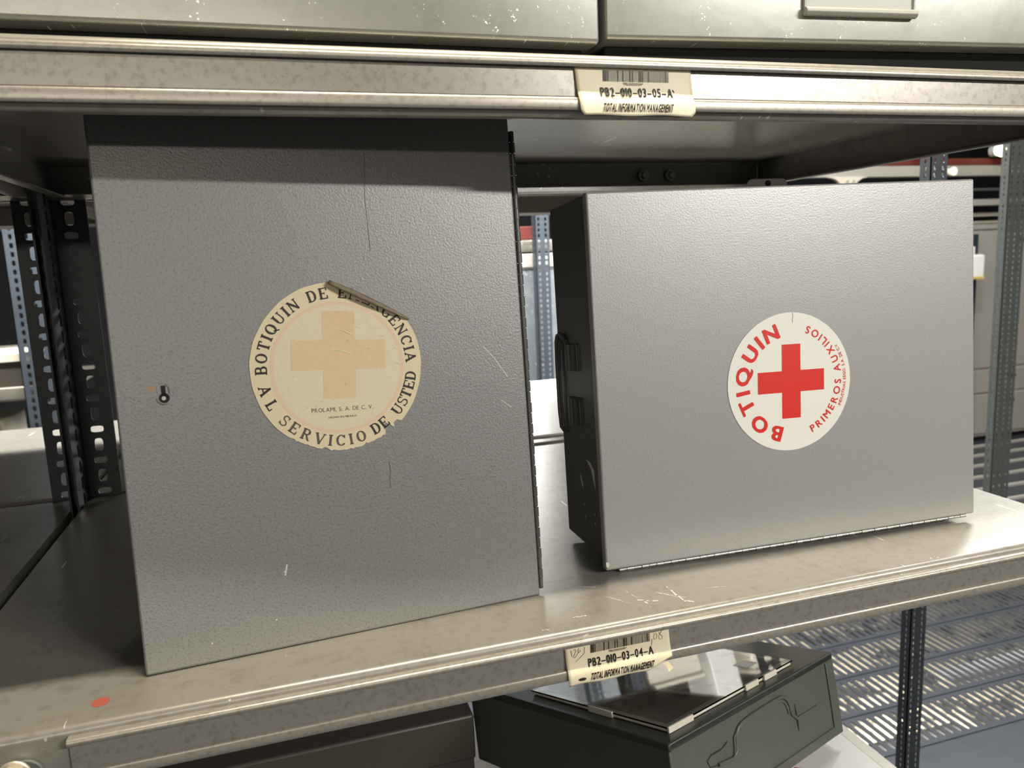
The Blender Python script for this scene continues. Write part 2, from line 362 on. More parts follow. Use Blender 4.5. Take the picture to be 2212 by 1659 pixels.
tag(MB().box(-14, 24, -9, 26, 24.3, 7).build('wall_back', DARKW), kind='structure')
tag(MB().box(26, -14, -9, 26.3, 24.3, 7).build('wall_right', DARKW), kind='structure')
tag(MB().box(-14.3, -14, -9, -14, 24.3, 7).build('wall_left', DARKW), kind='structure')
tag(MB().box(-14.3, -14, 7, 26.3, 24.3, 7.2).build('ceiling', DARKW), kind='structure')
for k, (x, y) in enumerate(((6.2, 6.6), (9.6, 7.6), (7.0, 10.0))):
    t, lo = lamp('below the slotted floor, %s' % ('nearest to the rack', 'farther to the right', 'farthest back')[k], (x, y, -5.0), 2.5, .3, 320, (1, .93, .76))

# ------------------------------------------------------------------ shelves
def shelf(label, x0, x1, y0, y1, z, dark=False, group=None, rail=None, back_bolts=()):
    """pan-shaped steel shelf; z is its top"""
    t = thing('metal_shelf', label, 'shelf', (x0, y0, z), group); wx = x1 - x0; wy = y1 - y0
    fr = [(.12, -.003)] + arc(.016, -.018, .015, 90, 180, 7) + arc(.022, -.127, .021, 180, 300, 6) + [(.083, -.132)]
    m = MB().strip(fr, .006, 0, wx, 'x')
    bk = [(wy - y, z_) for y, z_ in fr]; m.strip(bk, .006, 0, wx, 'x')
    m.box(0, .12, -.006, wx, wy - .12, 0)
    for sx in (0, 1):
        sd = [(.0035, -.006), (.0035, -.125), (.03, -.14), (.07, -.14)]
        if sx: sd = [(wx - a, b) for a, b in sd]
        m.strip(sd, .006, .006, wy - .006, 'y')
    m.build('pan', SHELF, t, smooth=35)
    if back_bolts:
        for bx in back_bolts:
            q = MB(); q.cyl((bx - x0, wy - .012, -.075), (bx - x0, wy - .03, -.075), .03, 6); q.cyl((bx - x0, wy - .03, -.075), (bx - x0, wy - .045, -.075), .022, 12, r1=.012)
            q.build('bolt', BOLT if False else STEELHINGE, t, smooth=40)
    if rail:
        a, b = rail
        pr = [(-.002, -.020), (-.018, -.018), (-.024, -.020), (-.027, -.024), (-.027, -.032), (-.024, -.036), (-.021, -.036), (-.021, -.028), (-.008, -.028),
              (-.008, -.101), (-.013, -.104), (-.016, -.108), (-.017, -.113), (-.017, -.127), (-.016, -.132), (-.015, -.134), (-.002, -.134)]
        MB().prism(pr, a - x0, b - x0, 'x').build('label_rail', RAIL, t, smooth=50)
    return t
XL, XR = -.905, 2.653
mid = shelf('worn grey metal shelf carrying the two first aid cabinets', XL + .014, XR, YF, 3.85, 0, rail=(-.5315, 2.64))
up = shelf('grey metal shelf above the two first aid cabinets', XL + .014, XR, YF, 3.85, 1.485, rail=(-.9, 2.64), back_bolts=(1.93, 2.09))
low = shelf('grey metal shelf under the green metal box, lowest in view', XL + .014, XR, YF, 3.85, -1.485)
shelf('dark end of the neighbouring shelf, level with the cabinets at far left', XL - 3.57, XL - .027, YF, 3.85, 0)
shelf('neighbouring shelf overhead in the dark upper left corner', XL - 3.57, XL - .027, YF, 3.85, 1.485)
shelf('white lit shelf seen through the gap between the two cabinets', XL, XR, 3.9, 5.91, 0)
shelf('shelf high behind the rack, dark underside above the gap', XL, XR, 3.9, 5.91, 1.485)
shelf('bright shelf beyond the black slotted posts at far left', XL - 3.57, XL - .027, 3.9, 5.91, 0)
shelf('shelf high beyond the black slotted posts, far left', XL - 3.57, XL - .027, 3.9, 5.91, 1.485)
tag(MB().box(.9, 4.02, .001, 2.5, 5.88, .014).build('lit_shelf_board', WHITE, bevel=.002), 'added white board standing for the brightly lit rear shelf, seen through the gap between the cabinets', 'board')  # added white sheet: the light on the rear shelf put into colour
# gusset plate and bolt on the middle shelf's front, lower left of the picture
g = MB(); g.prism([(.02, -.052)] + [(.26, -.052)] + arc(.265, -.092, .04, 90, 0, 6)[1:] + [(.305, -.13), (.02, -.13)], -.012, -.002, 'y')
g.build('gusset_plate', POSTG, mid, bevel=.003)
b = MB(); bx = .247; b.cyl((bx, -.012, -.082), (bx, -.020, -.082), .036, 20); b.cyl((bx, -.020, -.082), (bx, -.052, -.082), .030, 6)
b.build('bolt', BOLT, mid, bevel=.003)
# red dot and scratches on the deck
XD = XL + .014
cx, cy = -.481 - XD, 1.915 - YF
m = MB(); m.add([(cx + .020 * math.cos(a * math.pi / 12), cy + .021 * math.sin(a * math.pi / 12), .0006) for a in range(24)], [tuple(range(24))])
m.build('dot_sticker', REDDOT, mid)['label'] = 'faded red dot'
def scratch(mb, pts, wd, z=.0007):
    for i in range(len(pts) - 1):
        n = 7; a = Vector(pts[i]); b_ = Vector(pts[i + 1]); d = (b_ - a).normalized(); nn = Vector((-d.y, d.x))
        for k in range(n):
            if random.random() < .22: continue
            p = a.lerp(b_, k / n); q = a.lerp(b_, (k + .95) / n); t = wd * (.35 + random.random()); j = nn * random.uniform(-.4, .4) * wd
            mb.add([(p.x - XD + j.x - nn.x * t / 2, p.y - YF + j.y - nn.y * t / 2, z), (q.x - XD + j.x - nn.x * t / 3, q.y - YF + j.y - nn.y * t / 3, z), (q.x - XD + j.x + nn.x * t / 3, q.y - YF + j.y + nn.y * t / 3, z), (p.x - XD + j.x + nn.x * t / 2, p.y - YF + j.y + nn.y * t / 2, z)], [(0, 1, 2, 3)])
m = MB()
for pts, wd in (([(.93, 2.00), (.955, 1.90)], .005), ([(.935, 1.93), (.99, 1.905)], .006), ([(1.06, 1.985), (1.055, 1.88), (1.08, 1.86)], .007), ([(1.045, 1.92), (1.10, 1.875)], .006), ([(1.01, 1.96), (1.06, 1.90)], .004),
                ([(.86, 1.99), (.90, 1.93), (.955, 1.872)], .003), ([(1.16, 1.93), (1.25, 1.91)], .003), ([(.72, 1.90), (.76, 1.895)], .004), ([(.615, 1.862), (.635, 1.856)], .004),
                ([(1.93, 1.86), (1.925, 1.845)], .006), ([(1.95, 1.862), (1.955, 1.845)], .005), ([(.70, 2.22), (.72, 2.35), (.75, 2.42)], .003), ([(.78, 2.1), (.86, 2.06)], .003)):
    scratch(m, pts, wd)
m.build('scratch_marks', CHIP, mid)['kind'] = 'stuff'

# ------------------------------------------------------------------ slotted posts
def post(label, x, y, z0, z1, mt, wx=.142, wy=.0, t=.008, pitch=.0725, cols=1, hw=.018, hh=.030, alt=True, group=None, name='slotted_post', n=12, side=1):
    """slotted angle post: a flange facing the aisle (width wx, columns of slots) and one running away from it (wy)"""
    o = thing(name, label, 'post', (x, y, z0), group); H = z1 - z0; nz = int(H / pitch); zs = [pitch * i for i in range(nz)] + [H]
    xs_ = [wx * i / cols for i in range(cols + 1)]
    def hole(i, j):
        cx = (xs_[i] + xs_[i + 1]) / 2; cz = zs[j] + pitch / 2
        if alt and (j + i) % 2: return (cx, cz, hh * .92, hw * .85, .6)
        return (cx, cz, hw, hh, .6)
    m = MB(); m.plate(0, wx, 0, H, xs_, zs, hole, t, lambda a, b, d: (a if side > 0 else -a, d, b), n=n)
    if wy:
        c2 = max(1, int(abs(wy) / (wx / cols) + .3)); ys_ = [abs(wy) * i / c2 for i in range(c2 + 1)]; sg = 1 if wy > 0 else -1
        def hole2(i, j): return ((ys_[i] + ys_[i + 1]) / 2, zs[j] + pitch / 2, hw, hh * .9, .6)
        m.plate(0, abs(wy), 0, H, ys_, zs, hole2, t, lambda a, b, d: (d if side > 0 else -d, a * sg, b), n=n)
    m.build('angle', mt, o); return o
def drop(o, name='angle'):
    return o
p1 = post('black slotted post at the rear of the shelf, nearer to the left cabinet', XL + .004, 3.856, -FZ, 3.2, POSTD, wy=-.21)
p2 = post('black slotted post left of its twin, at the far left end of the rack', XL - .016, 3.856, -FZ, 3.2, POSTD, wx=.128, wy=-.21, side=-1)
post('dark slotted post standing in front of the slotted floor, right of the green box', 4.62, 4.6, -FZ, 3.4, POSTD, wx=.15, wy=.10, pitch=.05, cols=2, hw=.010, hh=.016, alt=False, n=8)
post('tall grey slotted post with three rows of holes at the right edge', 10.72, 9.2, -FZ, 4.5, POSTG, wx=.37, wy=.14, pitch=.085, cols=3, hw=.014, hh=.022, alt=False, n=8)
post('blue grey slotted post seen through the gap between the cabinets', 3.27, 9.55, -FZ, 4.0, POSTB, wx=.19, wy=.14, pitch=.07, cols=2, hw=.016, hh=.022, alt=False, n=8)
post('blue grey slotted post beyond the white shelf at far left', -2.62, 9.2, -FZ, 3.0, POSTB, wx=.29, wy=.12, pitch=.09, cols=2, hw=.018, hh=.028, alt=False, n=8)
post('post at the rear right corner of the rack, mostly behind the right cabinet', XR - .15, 3.856, -FZ, 3.2, POSTD)
post('post at the front right corner of the rack', XR + .01, YF - .01, -FZ, 3.4, POSTD, wx=.10, wy=.14)

# ------------------------------------------------------------------ first aid cabinets
def rot(yaw, lean, roll):
    return Matrix.Rotation(yaw, 3, 'Z') @ Matrix.Rotation(roll, 3, 'Y') @ Matrix.Rotation(-lean, 3, 'X')
def hinge(m, a, b, r, ln):
    a = Vector(a); b = Vector(b); n = max(2, int((b - a).length / ln)); d = (b - a) / n
    for i in range(n):
        k = r * (1.0 if i % 2 else .86)
        m.cyl(a + d * (i + .04), a + d * (i + .96), k, 10)
    m.cyl(a, b, r * .6, 8)

LW, LH = 1.0805, 1.405
lc = thing('first_aid_cabinet', 'tall grey metal first aid cabinet with a yellowed peeling round sticker', 'first aid box', (-.3935, 1.9965, .003), mat3=rot(.0729, .0833, .003))
MB().box(.012, .034, .045, LW - .012, .40, LH - .012).build('body', HAMMER, lc, bevel=.006)
m = MB().box(0, 0, 0, LW, .030, LH).build('door', HAMMER, lc, bevel=.006, bseg=3)
m = MB(); hinge(m, (LW + .013, .022, .012), (LW + .016, .022, 1.372), .0085, .031)
m.box(LW - .004, .024, .012, LW + .010, .030, 1.372); m.build('piano_hinge', HDARK, lc, smooth=40)
# key hole with its pin
k = MB(); kx, kz = .1105, .7
k.cyl((kx, -.0012, kz - .005), (kx, .004, kz - .005), .0125, 20); k.box(kx - .0055, -.0012, kz, kx + .0045, .004, kz + .026)
kh = k.build('keyhole', BLACK, lc)
k = MB(); k.cyl((kx - .001, -.0030, kz - .0055), (kx - .001, .0, kz - .0055), .0052, 14)
k.build('lock_pin', STEELHINGE, kh); 
k = MB(); k.tube([(kx + .017 * math.cos(math.radians(a)), -.002, kz - .004 + .017 * math.sin(math.radians(a))) for a in range(-60, -190, -10)] , .0013, 6)
k.tube([(kx - .012, -.0015, kz + .004), (kx - .0125, -.0015, kz + .02), (kx - .006, -.0015, kz + .029), (kx + .006, -.0015, kz + .029), (kx + .0125, -.0015, kz + .02), (kx + .013, -.0015, kz + .006)], .0014, 6)
k.build('lock_rim', STEELHINGE, kh, smooth=60)
k = MB(); k.add([(.0825 + .010 * math.cos(a) * (1 + .3 * math.sin(3 * a)), -.0004, .7208 + .007 * math.sin(a)) for a in [i * math.pi / 8 for i in range(16)]], [tuple(range(16))])
k.build('rust_mark', mat('pale_rust', (.34, .24, .13), .7), lc)
m = MB()
for pts, wd in (([(.3567, .195), (.3607, .212), (.3637, .224)], .004), ([(.355, .207), (.3587, .199)], .003), ([(.957, .76), (.99, .72), (1.025, .665)], .0022), ([(1.0, .60), (1.03, .575)], .002), ([(.322, .08), (.326, .082)], .003), ([(.16, .05), (.163, .053)], .003)):
    for i in range(len(pts) - 1):
        a = Vector(pts[i]); c = Vector(pts[i + 1]); d = (c - a).normalized(); n_ = Vector((-d.y, d.x)) * wd / 2
        m.add([(a.x - n_.x, -.0005, a.y - n_.y), (c.x - n_.x, -.0005, c.y - n_.y), (c.x + n_.x, -.0005, c.y + n_.y), (a.x + n_.x, -.0005, a.y + n_.y)], [(0, 1, 2, 3)])
m.build('scratch_marks', CHIP, lc)['kind'] = 'stuff'
k = MB(); k.tube([(.658 + .002 * math.sin(i), -.0003, .462 - i * .012) for i in range(7)] , .0007, 5); k.tube([(.66, -.0003, 1.30), (.652, -.0003, 1.18), (.655, -.0003, 1.04)], .0007, 5)
k.build('hairline_marks', INKF, lc)['kind'] = 'stuff'
# old sticker
sx, sz, sr = .5435, .736, .2265
A0 = Vector((.5348, .9605)); B0 = Vector((.7446, .8499)); ch = (B0 - A0).normalized(); chn = Vector((-ch.y, ch.x))   # chn points outwards (up right)
def inside(x, z): return (Vector((x, z)) - A0).dot(chn) < -.001
def old_outline():
    pts = []
    for i in range(220):
        a = 2 * math.pi * i / 220; rr = sr * (1 + .0028 * math.sin(7 * a) + .0016 * math.sin(23 * a + 1))
        ad = math.degrees(a)
        if 232 < ad < 300: rr -= .0022 * abs(math.sin(i * 1.7)) + .0008 * (i % 3)
        if 300.5 < ad < 307.5: rr -= .030 * (1 - abs(ad - 304) / 3.6) ** .7       # torn notch
        if 308 < ad < 313: rr -= .012
        if 255 < ad < 257.5 or 284 < ad < 286: rr -= .006
        p = Vector((sx + rr * math.cos(a), sz + rr * math.sin(a)))
        d = (p - A0).dot(chn)
        if d > 0: p = p - chn * d
        pts.append((p.x, p.y))
    return pts
def slab(mb, pts, y0, y1):
    """filled outline from y0 (front) to y1"""
    n = len(pts); mb.add([(x, y0, z) for x, z in pts] + [(x, y1, z) for x, z in pts], [tuple(range(n)), tuple(range(n, 2 * n))[::-1]] + [(i, (i + 1) % n, n + (i + 1) % n, n + i) for i in range(n)])
m = MB(); slab(m, old_outline(), -.0024, -.0002); stk = m.build('sticker', PAPER_OLD, lc)
stk['label'] = 'yellowed round sticker with a curled edge'
def clipdisc(r0, r1, y, cx, cz, keep=None, n=160):
    mb = MB()
    for i in range(n):
        a, b_ = 2 * math.pi * i / n, 2 * math.pi * (i + 1) / n
        q = [(cx + r_ * math.cos(t), cz + r_ * math.sin(t)) for r_, t in ((r0, a), (r1, a), (r1, b_), (r0, b_))]
        c = (sum(p[0] for p in q) / 4, sum(p[1] for p in q) / 4)
        if keep and not keep((q[1][0] + q[2][0]) / 2, (q[1][1] + q[2][1]) / 2): continue
        mb.add([(p[0], y, p[1]) for p in q] if r0 > 0 else [(p[0], y, p[1]) for p in q[:3]], [(0, 1, 2, 3)] if r0 > 0 else [(0, 1, 2)])
    return mb
clipdisc(0, .167, -.0028, sx, sz - .002).build('paper_centre', PAPER_IN, stk)
clipdisc(.167, .1765, -.0028, sx, sz - .002, inside).build('printed_ring', PEACHR, stk)
def cross(cx, cz, hx, hz, ax, az, rotz, y):
    """plus sign, arm half widths ax (upright) and az (bar)"""
    P = [(-ax, -hz), (ax, -hz), (ax, -az), (hx, -az), (hx, az), (ax, az), (ax, hz), (-ax, hz), (-ax, az), (-hx, az), (-hx, -az), (-ax, -az)]
    c, s_ = math.cos(rotz), math.sin(rotz)
    P = [(cx + x * c - z * s_, cz + x * s_ + z * c) for x, z in P]
    mb = MB(); idx = [(0, 1, 2, 11), (11, 2, 5, 8), (2, 3, 4, 5), (8, 5, 6, 7), (10, 11, 8, 9)]
    mb.add([(x, y, z) for x, z in P], idx); return mb
cross(.5475, .768, .1245, .117, .043, .040, math.radians(-3.4), -.0032).build('faded_cross', PEACH, stk)
m = MB()
arc_text(m, 'BOTIQUIN DE EMERGENCIA', serif_glyph, sx, sz, .1985, .0295, 178, 3, -.0034, False, gap=.10, space=.62, keep=inside)
arc_text(m, 'DE', serif_glyph, sx, sz, .1985, .0295, 309, 316.5, -.0034, True, gap=.10) if False else None
arc_text(m, 'USTED', serif_glyph, sx, sz, .1985, .0295, 319, 348, -.0034, True, gap=.14, keep=lambda x, z: True)
arc_text(m, 'AL', serif_glyph, sx, sz, .1985, .0295, 193.5, 205.5, -.0034, True, gap=.14)
arc_text(m, 'DE', serif_glyph, sx, sz, .196, .0295, 296, 304, -.0034, True, gap=.14)
m.build('lettering', INK, stk)
m = MB(); arc_text(m, 'SERVICIO', serif_glyph, sx, sz, .1985, .0295, 220.5, 283, -.0034, True, gap=.14); m.build('worn_lettering', INKF, stk)
m = MB(); rw = random.Random(11)
for i in range(26):
    a = rw.uniform(0, 6.28); q = .155 * math.sqrt(rw.random()); x, z = sx + q * math.cos(a), sz + q * math.sin(a); ln = rw.uniform(.004, .014)
    m.tube([(x + ln * k / 4, -.0030, z + .002 * math.sin(k * 1.3 + i) - .08 * ln * k) for k in range(5)], [.0002, .0008, .0011, .0008, .0002], 6)
for pts in ([(.545, .838), (.562, .833), (.580, .822), (.592, .817)], [(.505, .778), (.53, .782), (.555, .779), (.572, .770), (.585, .768)]):
    m.tube([(x, -.0032, z) for x, z in pts], [.0003] + [.0016] * (len(pts) - 2) + [.0004], 8)
m.build('wrinkles', PAPER_IN, stk, smooth=60)['kind'] = 'stuff'
m = MB(); tl = math.radians(-3)
line_text(m, 'PROLAMI, S. A. DE C. V.', .4629, .6265, 0, .0118, lambda x, u: (x, -.0034, .6195 - (x - .4629) * .03 + u), lambda c: sans(c, .0), space=.5)
line_text(m, 'HECHO EN MEXICO', .5059, .5805, 0, .005, lambda x, u: (x, -.0034, .6000 - (x - .5059) * .03 + u), lambda c: sans(c, .02), space=.5)
m.build('small_print', INKF, stk)
# the peeled edge, rolled over towards the viewer
m = MB(); nseg = 22; rings = 10; V = []
for i in range(nseg + 1):
    u = i / nseg; p = A0.lerp(B0, u); rr = .0145 * (.25 + .75 * math.sin(math.pi * min(1, u * .9 + .1)) ** .6) * (1 - .35 * u)
    for k in range(rings + 1):
        th = math.radians(-90 + 215 * k / rings); off = rr * math.cos(th); dep = rr + rr * math.sin(th)
        q = p + chn * off * .75; V.append((q.x, -.0022 - dep, q.y))
F = [(i * (rings + 1) + k, (i + 1) * (rings + 1) + k, (i + 1) * (rings + 1) + k + 1, i * (rings + 1) + k + 1) for i in range(nseg) for k in range(rings)]
m.add(V, F); cu = m.build('curled_edge', BACKING, stk, smooth=60); so = cu.modifiers.new('thickness', 'SOLIDIFY'); so.thickness = .0006; so.offset = 0

RW, RH = 1.4131, 1.1795
rc = thing('first_aid_cabinet', 'low wide grey metal first aid cabinet with a white round sticker and red cross', 'first aid box', (.9257, 2.1313, .012), mat3=rot(-.0481, .0546, -.0115))
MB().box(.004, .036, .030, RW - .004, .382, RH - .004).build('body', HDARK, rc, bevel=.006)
MB().box(0, 0, 0, RW, .034, RH).build('door', HAMMER2, rc, bevel=.007, bseg=3)
m = MB(); hinge(m, (.047, .010, -.0052), (1.382, .010, -.0062), .0062, .0255); m.build('piano_hinge', STEELHINGE, rc, smooth=40)
m = MB(); m.prism([(.7637, 1.17), (.7637, 1.226 - .03)] + [(x, z) for x, z in arc(.7857, 1.2325, .022, 180, 90, 5)] + [(x, z) for x, z in arc(.9069, 1.2325, .022, 90, 0, 5)] + [(.9289, 1.17)], .362, .370, 'y')
tb = m.build('hanging_tab', HAMMER2, rc, bevel=.002)
k = MB(); k.cyl((.8482, .3612, 1.236), (.8482, .364, 1.236), .012, 18); k.build('screw_hole', BLACK, tb)
# handle and its two brackets on the left side
m = MB(); m.tube([(.002, .262, .708), (-.004, .285, .732), (-.008, .312, .745), (-.009, .338, .738), (-.010, .350, .715), (-.010, .356, .64), (-.010, .358, .55), (-.010, .357, .47), (-.009, .350, .415), (-.003, .325, .400)], .0075, 10)
m.tube([(-.006, .318, .728), (-.008, .330, .700), (-.008, .337, .60), (-.008, .338, .50), (-.007, .334, .42)], .004, 8); m.build('carry_handle', HDARK, rc, smooth=60)
for z0, z1 in ((.625, .712), (.442, .532)):
    m = MB(); m.box(-.010, .195, z0, 0.004, .265, z1); m.cyl((-.012, .215, z0), (-.012, .215, z1), .010, 10)
    m.tube([(-.003, .158, z1), (-.003, .195, z1 + .004), (-.003, .158, z1)][:2], .002, 6); m.tube([(-.003, .158, z1), (-.003, .158, z0), (-.003, .20, z0)], .0022, 6)
    m.build('handle_bracket', HDARK, rc, bevel=.002)
m = MB()
for P in ([(.145, .335), (.10, .33), (.072, .31), (.066, .245), (.085, .275), (.10, .31)], [(.215, .275), (.205, .24), (.185, .225), (.20, .262)]):
    m.add([(.0035, y, z) for y, z in P], [tuple(range(len(P)))])
for y, z in ((.19, .17), (.09, .16), (.18, .13), (.09, .13), (.02, .02)):
    m.add([(.0035, y + .004 * math.cos(a), z + .005 * math.sin(a)) for a in [i * math.pi / 4 for i in range(8)]], [tuple(range(8))])
m.build('paint_chips', CHIP, rc)['kind'] = 'stuff'
m = MB(); m.add([(.0006 + 0, -.0006, .03), (.010, -.0006, .028), (.012, -.0006, .018), (.006, -.0006, .010), (.001, -.0006, .016)], [(0, 1, 2, 3, 4)]); m.build('corner_chip', CHIP, rc)
sx2, sz2, sr2 = .6755, .5436, .228
m = MB(); slab(m, [(sx2 + sr2 * (1 - (.006 if 52 < i * 2 < 70 else 0)) * math.cos(math.radians(i * 2)), sz2 + sr2 * math.sin(math.radians(i * 2))) for i in range(180)], -.0020, -.0002)
s2 = m.build('sticker', STICKER_W, rc); s2['label'] = 'white round sticker with red print'
cross(.6795, .5455, .1235, .1225, .0345, .0355, math.radians(-1.2), -.0026).build('red_cross', RED, s2)
m = MB()
arc_text(m, 'BOTIQUIN', lambda c: sans(c, .055), sx2, sz2, .1765, .050, 251.5, 112, -.0026, False, gap=.14, xs=1.12)
arc_text(m, 'PRIMEROS AUXILIOS', lambda c: sans(c, .03), sx2, sz2, .180, .0255, -63.5, 67, -.0026, True, gap=.18, space=.55)
arc_text(m, 'INDUSTRIAS ESGO. S.A. DE C.V', lambda c: sans(c, .02), sx2, sz2, .2055, .0105, -27, 31, -.0026, True, gap=.2, space=.6)
m.build('lettering', RED, s2)
k = MB(); k.tube([(.690, -.0022, .770), (.692, -.0022, .758), (.689, -.0022, .748), (.690, -.0022, .738)], .0008, 5); k.build('crack_mark', INKF, s2)

# ------------------------------------------------------------------ shelf labels
PROF = [(-.0125, -.026), (-.012, -.045), (-.012, -.065), (-.013, -.085), (-.0155, -.097), (-.0185, -.106), (-.0215, -.115), (-.0230, -.126), (-.0230, -.137), (-.0225, -.147)]
def prof_at(s):
    L_ = 0
    for i in range(len(PROF) - 1):
        a = Vector(PROF[i]); b_ = Vector(PROF[i + 1]); d = (b_ - a).length
        if s <= L_ + d or i == len(PROF) - 2:
            return a + (b_ - a) * ((s - L_) / d)
        L_ += d
def prof_z(z):   # arc length where the paper is at height z
    L_ = 0
    for i in range(len(PROF) - 1):
        a = Vector(PROF[i]); b_ = Vector(PROF[i + 1])
        if z >= b_.y: return L_ + (b_ - a).length * (a.y - z) / (a.y - b_.y)
        L_ += (b_ - a).length
    return L_
def label(lab, x0, x1, zshelf, code, small, hand, cut):
    t = thing('shelf_label', lab, 'label', (x0, YF, zshelf)); wd = x1 - x0; LEN = sum((Vector(PROF[i + 1]) - Vector(PROF[i])).length for i in range(len(PROF) - 1))
    m = MB(); ns, nx_ = 26, 30; V = []
    for j in range(ns + 1):
        s = LEN * j / ns; p = prof_at(s); ta = j / ns
        l = .012 * ta * (1 if not cut else .6) ; r_ = wd + (.010 * ta)
        if cut and ta > .78: r_ = wd - (ta - .78) * .30
        if not cut and ta > .92: l += (ta - .92) * .10; r_ -= (ta - .92) * .14
        for i in range(nx_ + 1):
            u = i / nx_; V.append((l + (r_ - l) * u, p.x - .0012 * math.sin(u * 9 + ta * 3) * ta, p.y + .0015 * math.sin(u * 11) * ta))
    m.add(V, [(j * (nx_ + 1) + i, (j + 1) * (nx_ + 1) + i, (j + 1) * (nx_ + 1) + i + 1, j * (nx_ + 1) + i + 1) for j in range(ns) for i in range(nx_)])
    o = m.build('paper', LABEL, t, smooth=60); so = o.modifiers.new('thickness', 'SOLIDIFY'); so.thickness = .0004; so.offset = 0
    def on(x, z):
        p = prof_at(prof_z(z)); q = prof_at(prof_z(z) + .002); tt = (q - p); 
        if tt.length == 0: tt = Vector((0, -1))
        tt.normalize(); nrm = Vector((tt.y, -tt.x)); e = .0022
        return (x, p.x + nrm.x * e, p.y + nrm.y * e)
    m = MB(); rnd = random.Random(5); x = .075
    bx0, bx1 = .075 / .315 * wd, .207 / .315 * wd + .0
    while x < .253:
        bw = rnd.choice((.0012, .0012, .0026)); a, b_ = x, min(x + bw, .253); n_ = 5
        for i in range(n_):
            za = -.040 - .026 * i / n_; zb = -.040 - .026 * (i + 1) / n_
            m.add([on(a, za), on(b_, za), on(b_, zb), on(a, zb)], [(0, 1, 2, 3)])
        x += bw + rnd.choice((.0011, .0011, .0022))
    m.build('barcode', INK, o)
    m = MB(); line_text(m, small, .128, .182, -.0745, .0065, on, lambda c: sans(c, .02)); m.build('small_print', INK, o)
    m = MB()
    def cond(c):
        v, f, q = sans('–' if c == '-' else c, .05); return v, f, q
    line_text(m, code, .066, .262, -.1025, .0225, on, cond, gap=.16)
    m.build('shelf_code', INK, o)
    m = MB(); line_text(m, 'TOTAL INFORMATION MANAGEMENT', .068, .258, -.1385, .0195, on, lambda c: sans(c, .065), gap=.16, space=.35, shear=.22); m.build('company_line', INK, o)
    m = MB()
    if hand:
        def pen(pts): m.tube([on(*p) for p in pts], .00055, 5)
        pen([(.018, -.047), (.0195, -.055), (.0205, -.066)])
        pen([(.026, -.050), (.029, -.046), (.033, -.048), (.031, -.054), (.027, -.062), (.024, -.069), (.028, -.071), (.033, -.066), (.037, -.060), (.041, -.056)])
        pen([(.041, -.045), (.038, -.052), (.040, -.058), (.045, -.056), (.045, -.051), (.041, -.052)])
        pen([(.030, -.083), (.042, -.074), (.056, -.063), (.0575, -.045)])
        pen([(.258, -.080), (.259, -.070), (.260, -.060)])
        pen([(.268, -.045), (.265, -.055), (.267, -.064), (.273, -.062), (.275, -.052), (.271, -.045)])
        pen([(.292, -.038), (.286, -.048), (.280, -.058), (.284, -.066), (.291, -.066), (.292, -.058), (.284, -.050), (.281, -.044)])
        m.build('pencil_numbers', PENCIL, o)
        k = MB(); pc = [on(.045 + .011 * math.cos(a), -.131 + .0045 * math.sin(a)) for a in [i * math.pi / 8 for i in range(16)]]; k.add(pc, [tuple(range(16))]); k.build('torn_hole', BLACK, o)
        k = MB(); k.add([(.285, -.026, -.132), (.300, -.030, -.128), (.315, -.033, -.148), (.300, -.034, -.158), (.297, -.032, -.146)], [(0, 1, 2, 3, 4)]); k.build('torn_corner', LABEL, o)
    else:
        k = MB(); k.tube([on(.263, -.083), on(.268, -.090)], .0012, 5); k.build('smudge', INKF, o)
    return t
label('cream barcode label reading PB2-010-03-05-A on the upper shelf rail', .735, 1.050, 1.485, 'PB2-010-03-05-A', '*PB20100305A*', False, False)
label('cream barcode label reading PB2-010-03-04-A, pencilled, on the lower shelf rail', .661, .972, 0, 'PB2-010-03-04-A', '*PB20100304A*', True, True)

# ------------------------------------------------------------------ cases on the upper shelf
def case(lab, at, yaw, wd, dp, hgt, holder=None, foot=False):
    t = thing('metal_case', lab, 'case', at, mat3=Matrix.Rotation(yaw, 3, 'Z')); R_ = .085
    pr = [(.0, hgt)] + [(y, z) for y, z in arc(.013, .070 + .013, .013, 180, 270, 5)] + [(dp, .070), (dp, hgt)]
    MB().prism(pr, 0, wd, 'x').build('body', CASE, t, bevel=.005)
    MB().box(.02, .07, 0, wd - .02, dp - .06, .071).build('shade_base', SHADEM, t, bevel=.004)  # the shade under the case is put into this black base
    if holder:
        x0, x1, z0 = holder; m = MB(); m.box(x0 + .004, -.004, z0, x1 - .004, 0, z0 + .24); m.box(x0, -.010, z0, x0 + .006, -.002, z0 + .24); m.box(x1 - .006, -.010, z0, x1, -.002, z0 + .24)
        m.cyl((x0, -.012, z0 + .006), (x1, -.012, z0 + .006), .0125, 14); m.build('card_holder', HOLDM, t, bevel=.0015)
    if foot:
        m = MB(); m.cyl((foot, .06, -.0), (foot, .06, .07), .03, 16); m.build('foot', HDARK, t, smooth=40)
    return t
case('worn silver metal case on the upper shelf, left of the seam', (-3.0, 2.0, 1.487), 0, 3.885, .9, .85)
case('worn silver metal case with a card holder on the upper shelf, right of the seam', (.905, 2.0, 1.500), -.075, 1.72, .9, .85, holder=(.585, .945, .145))

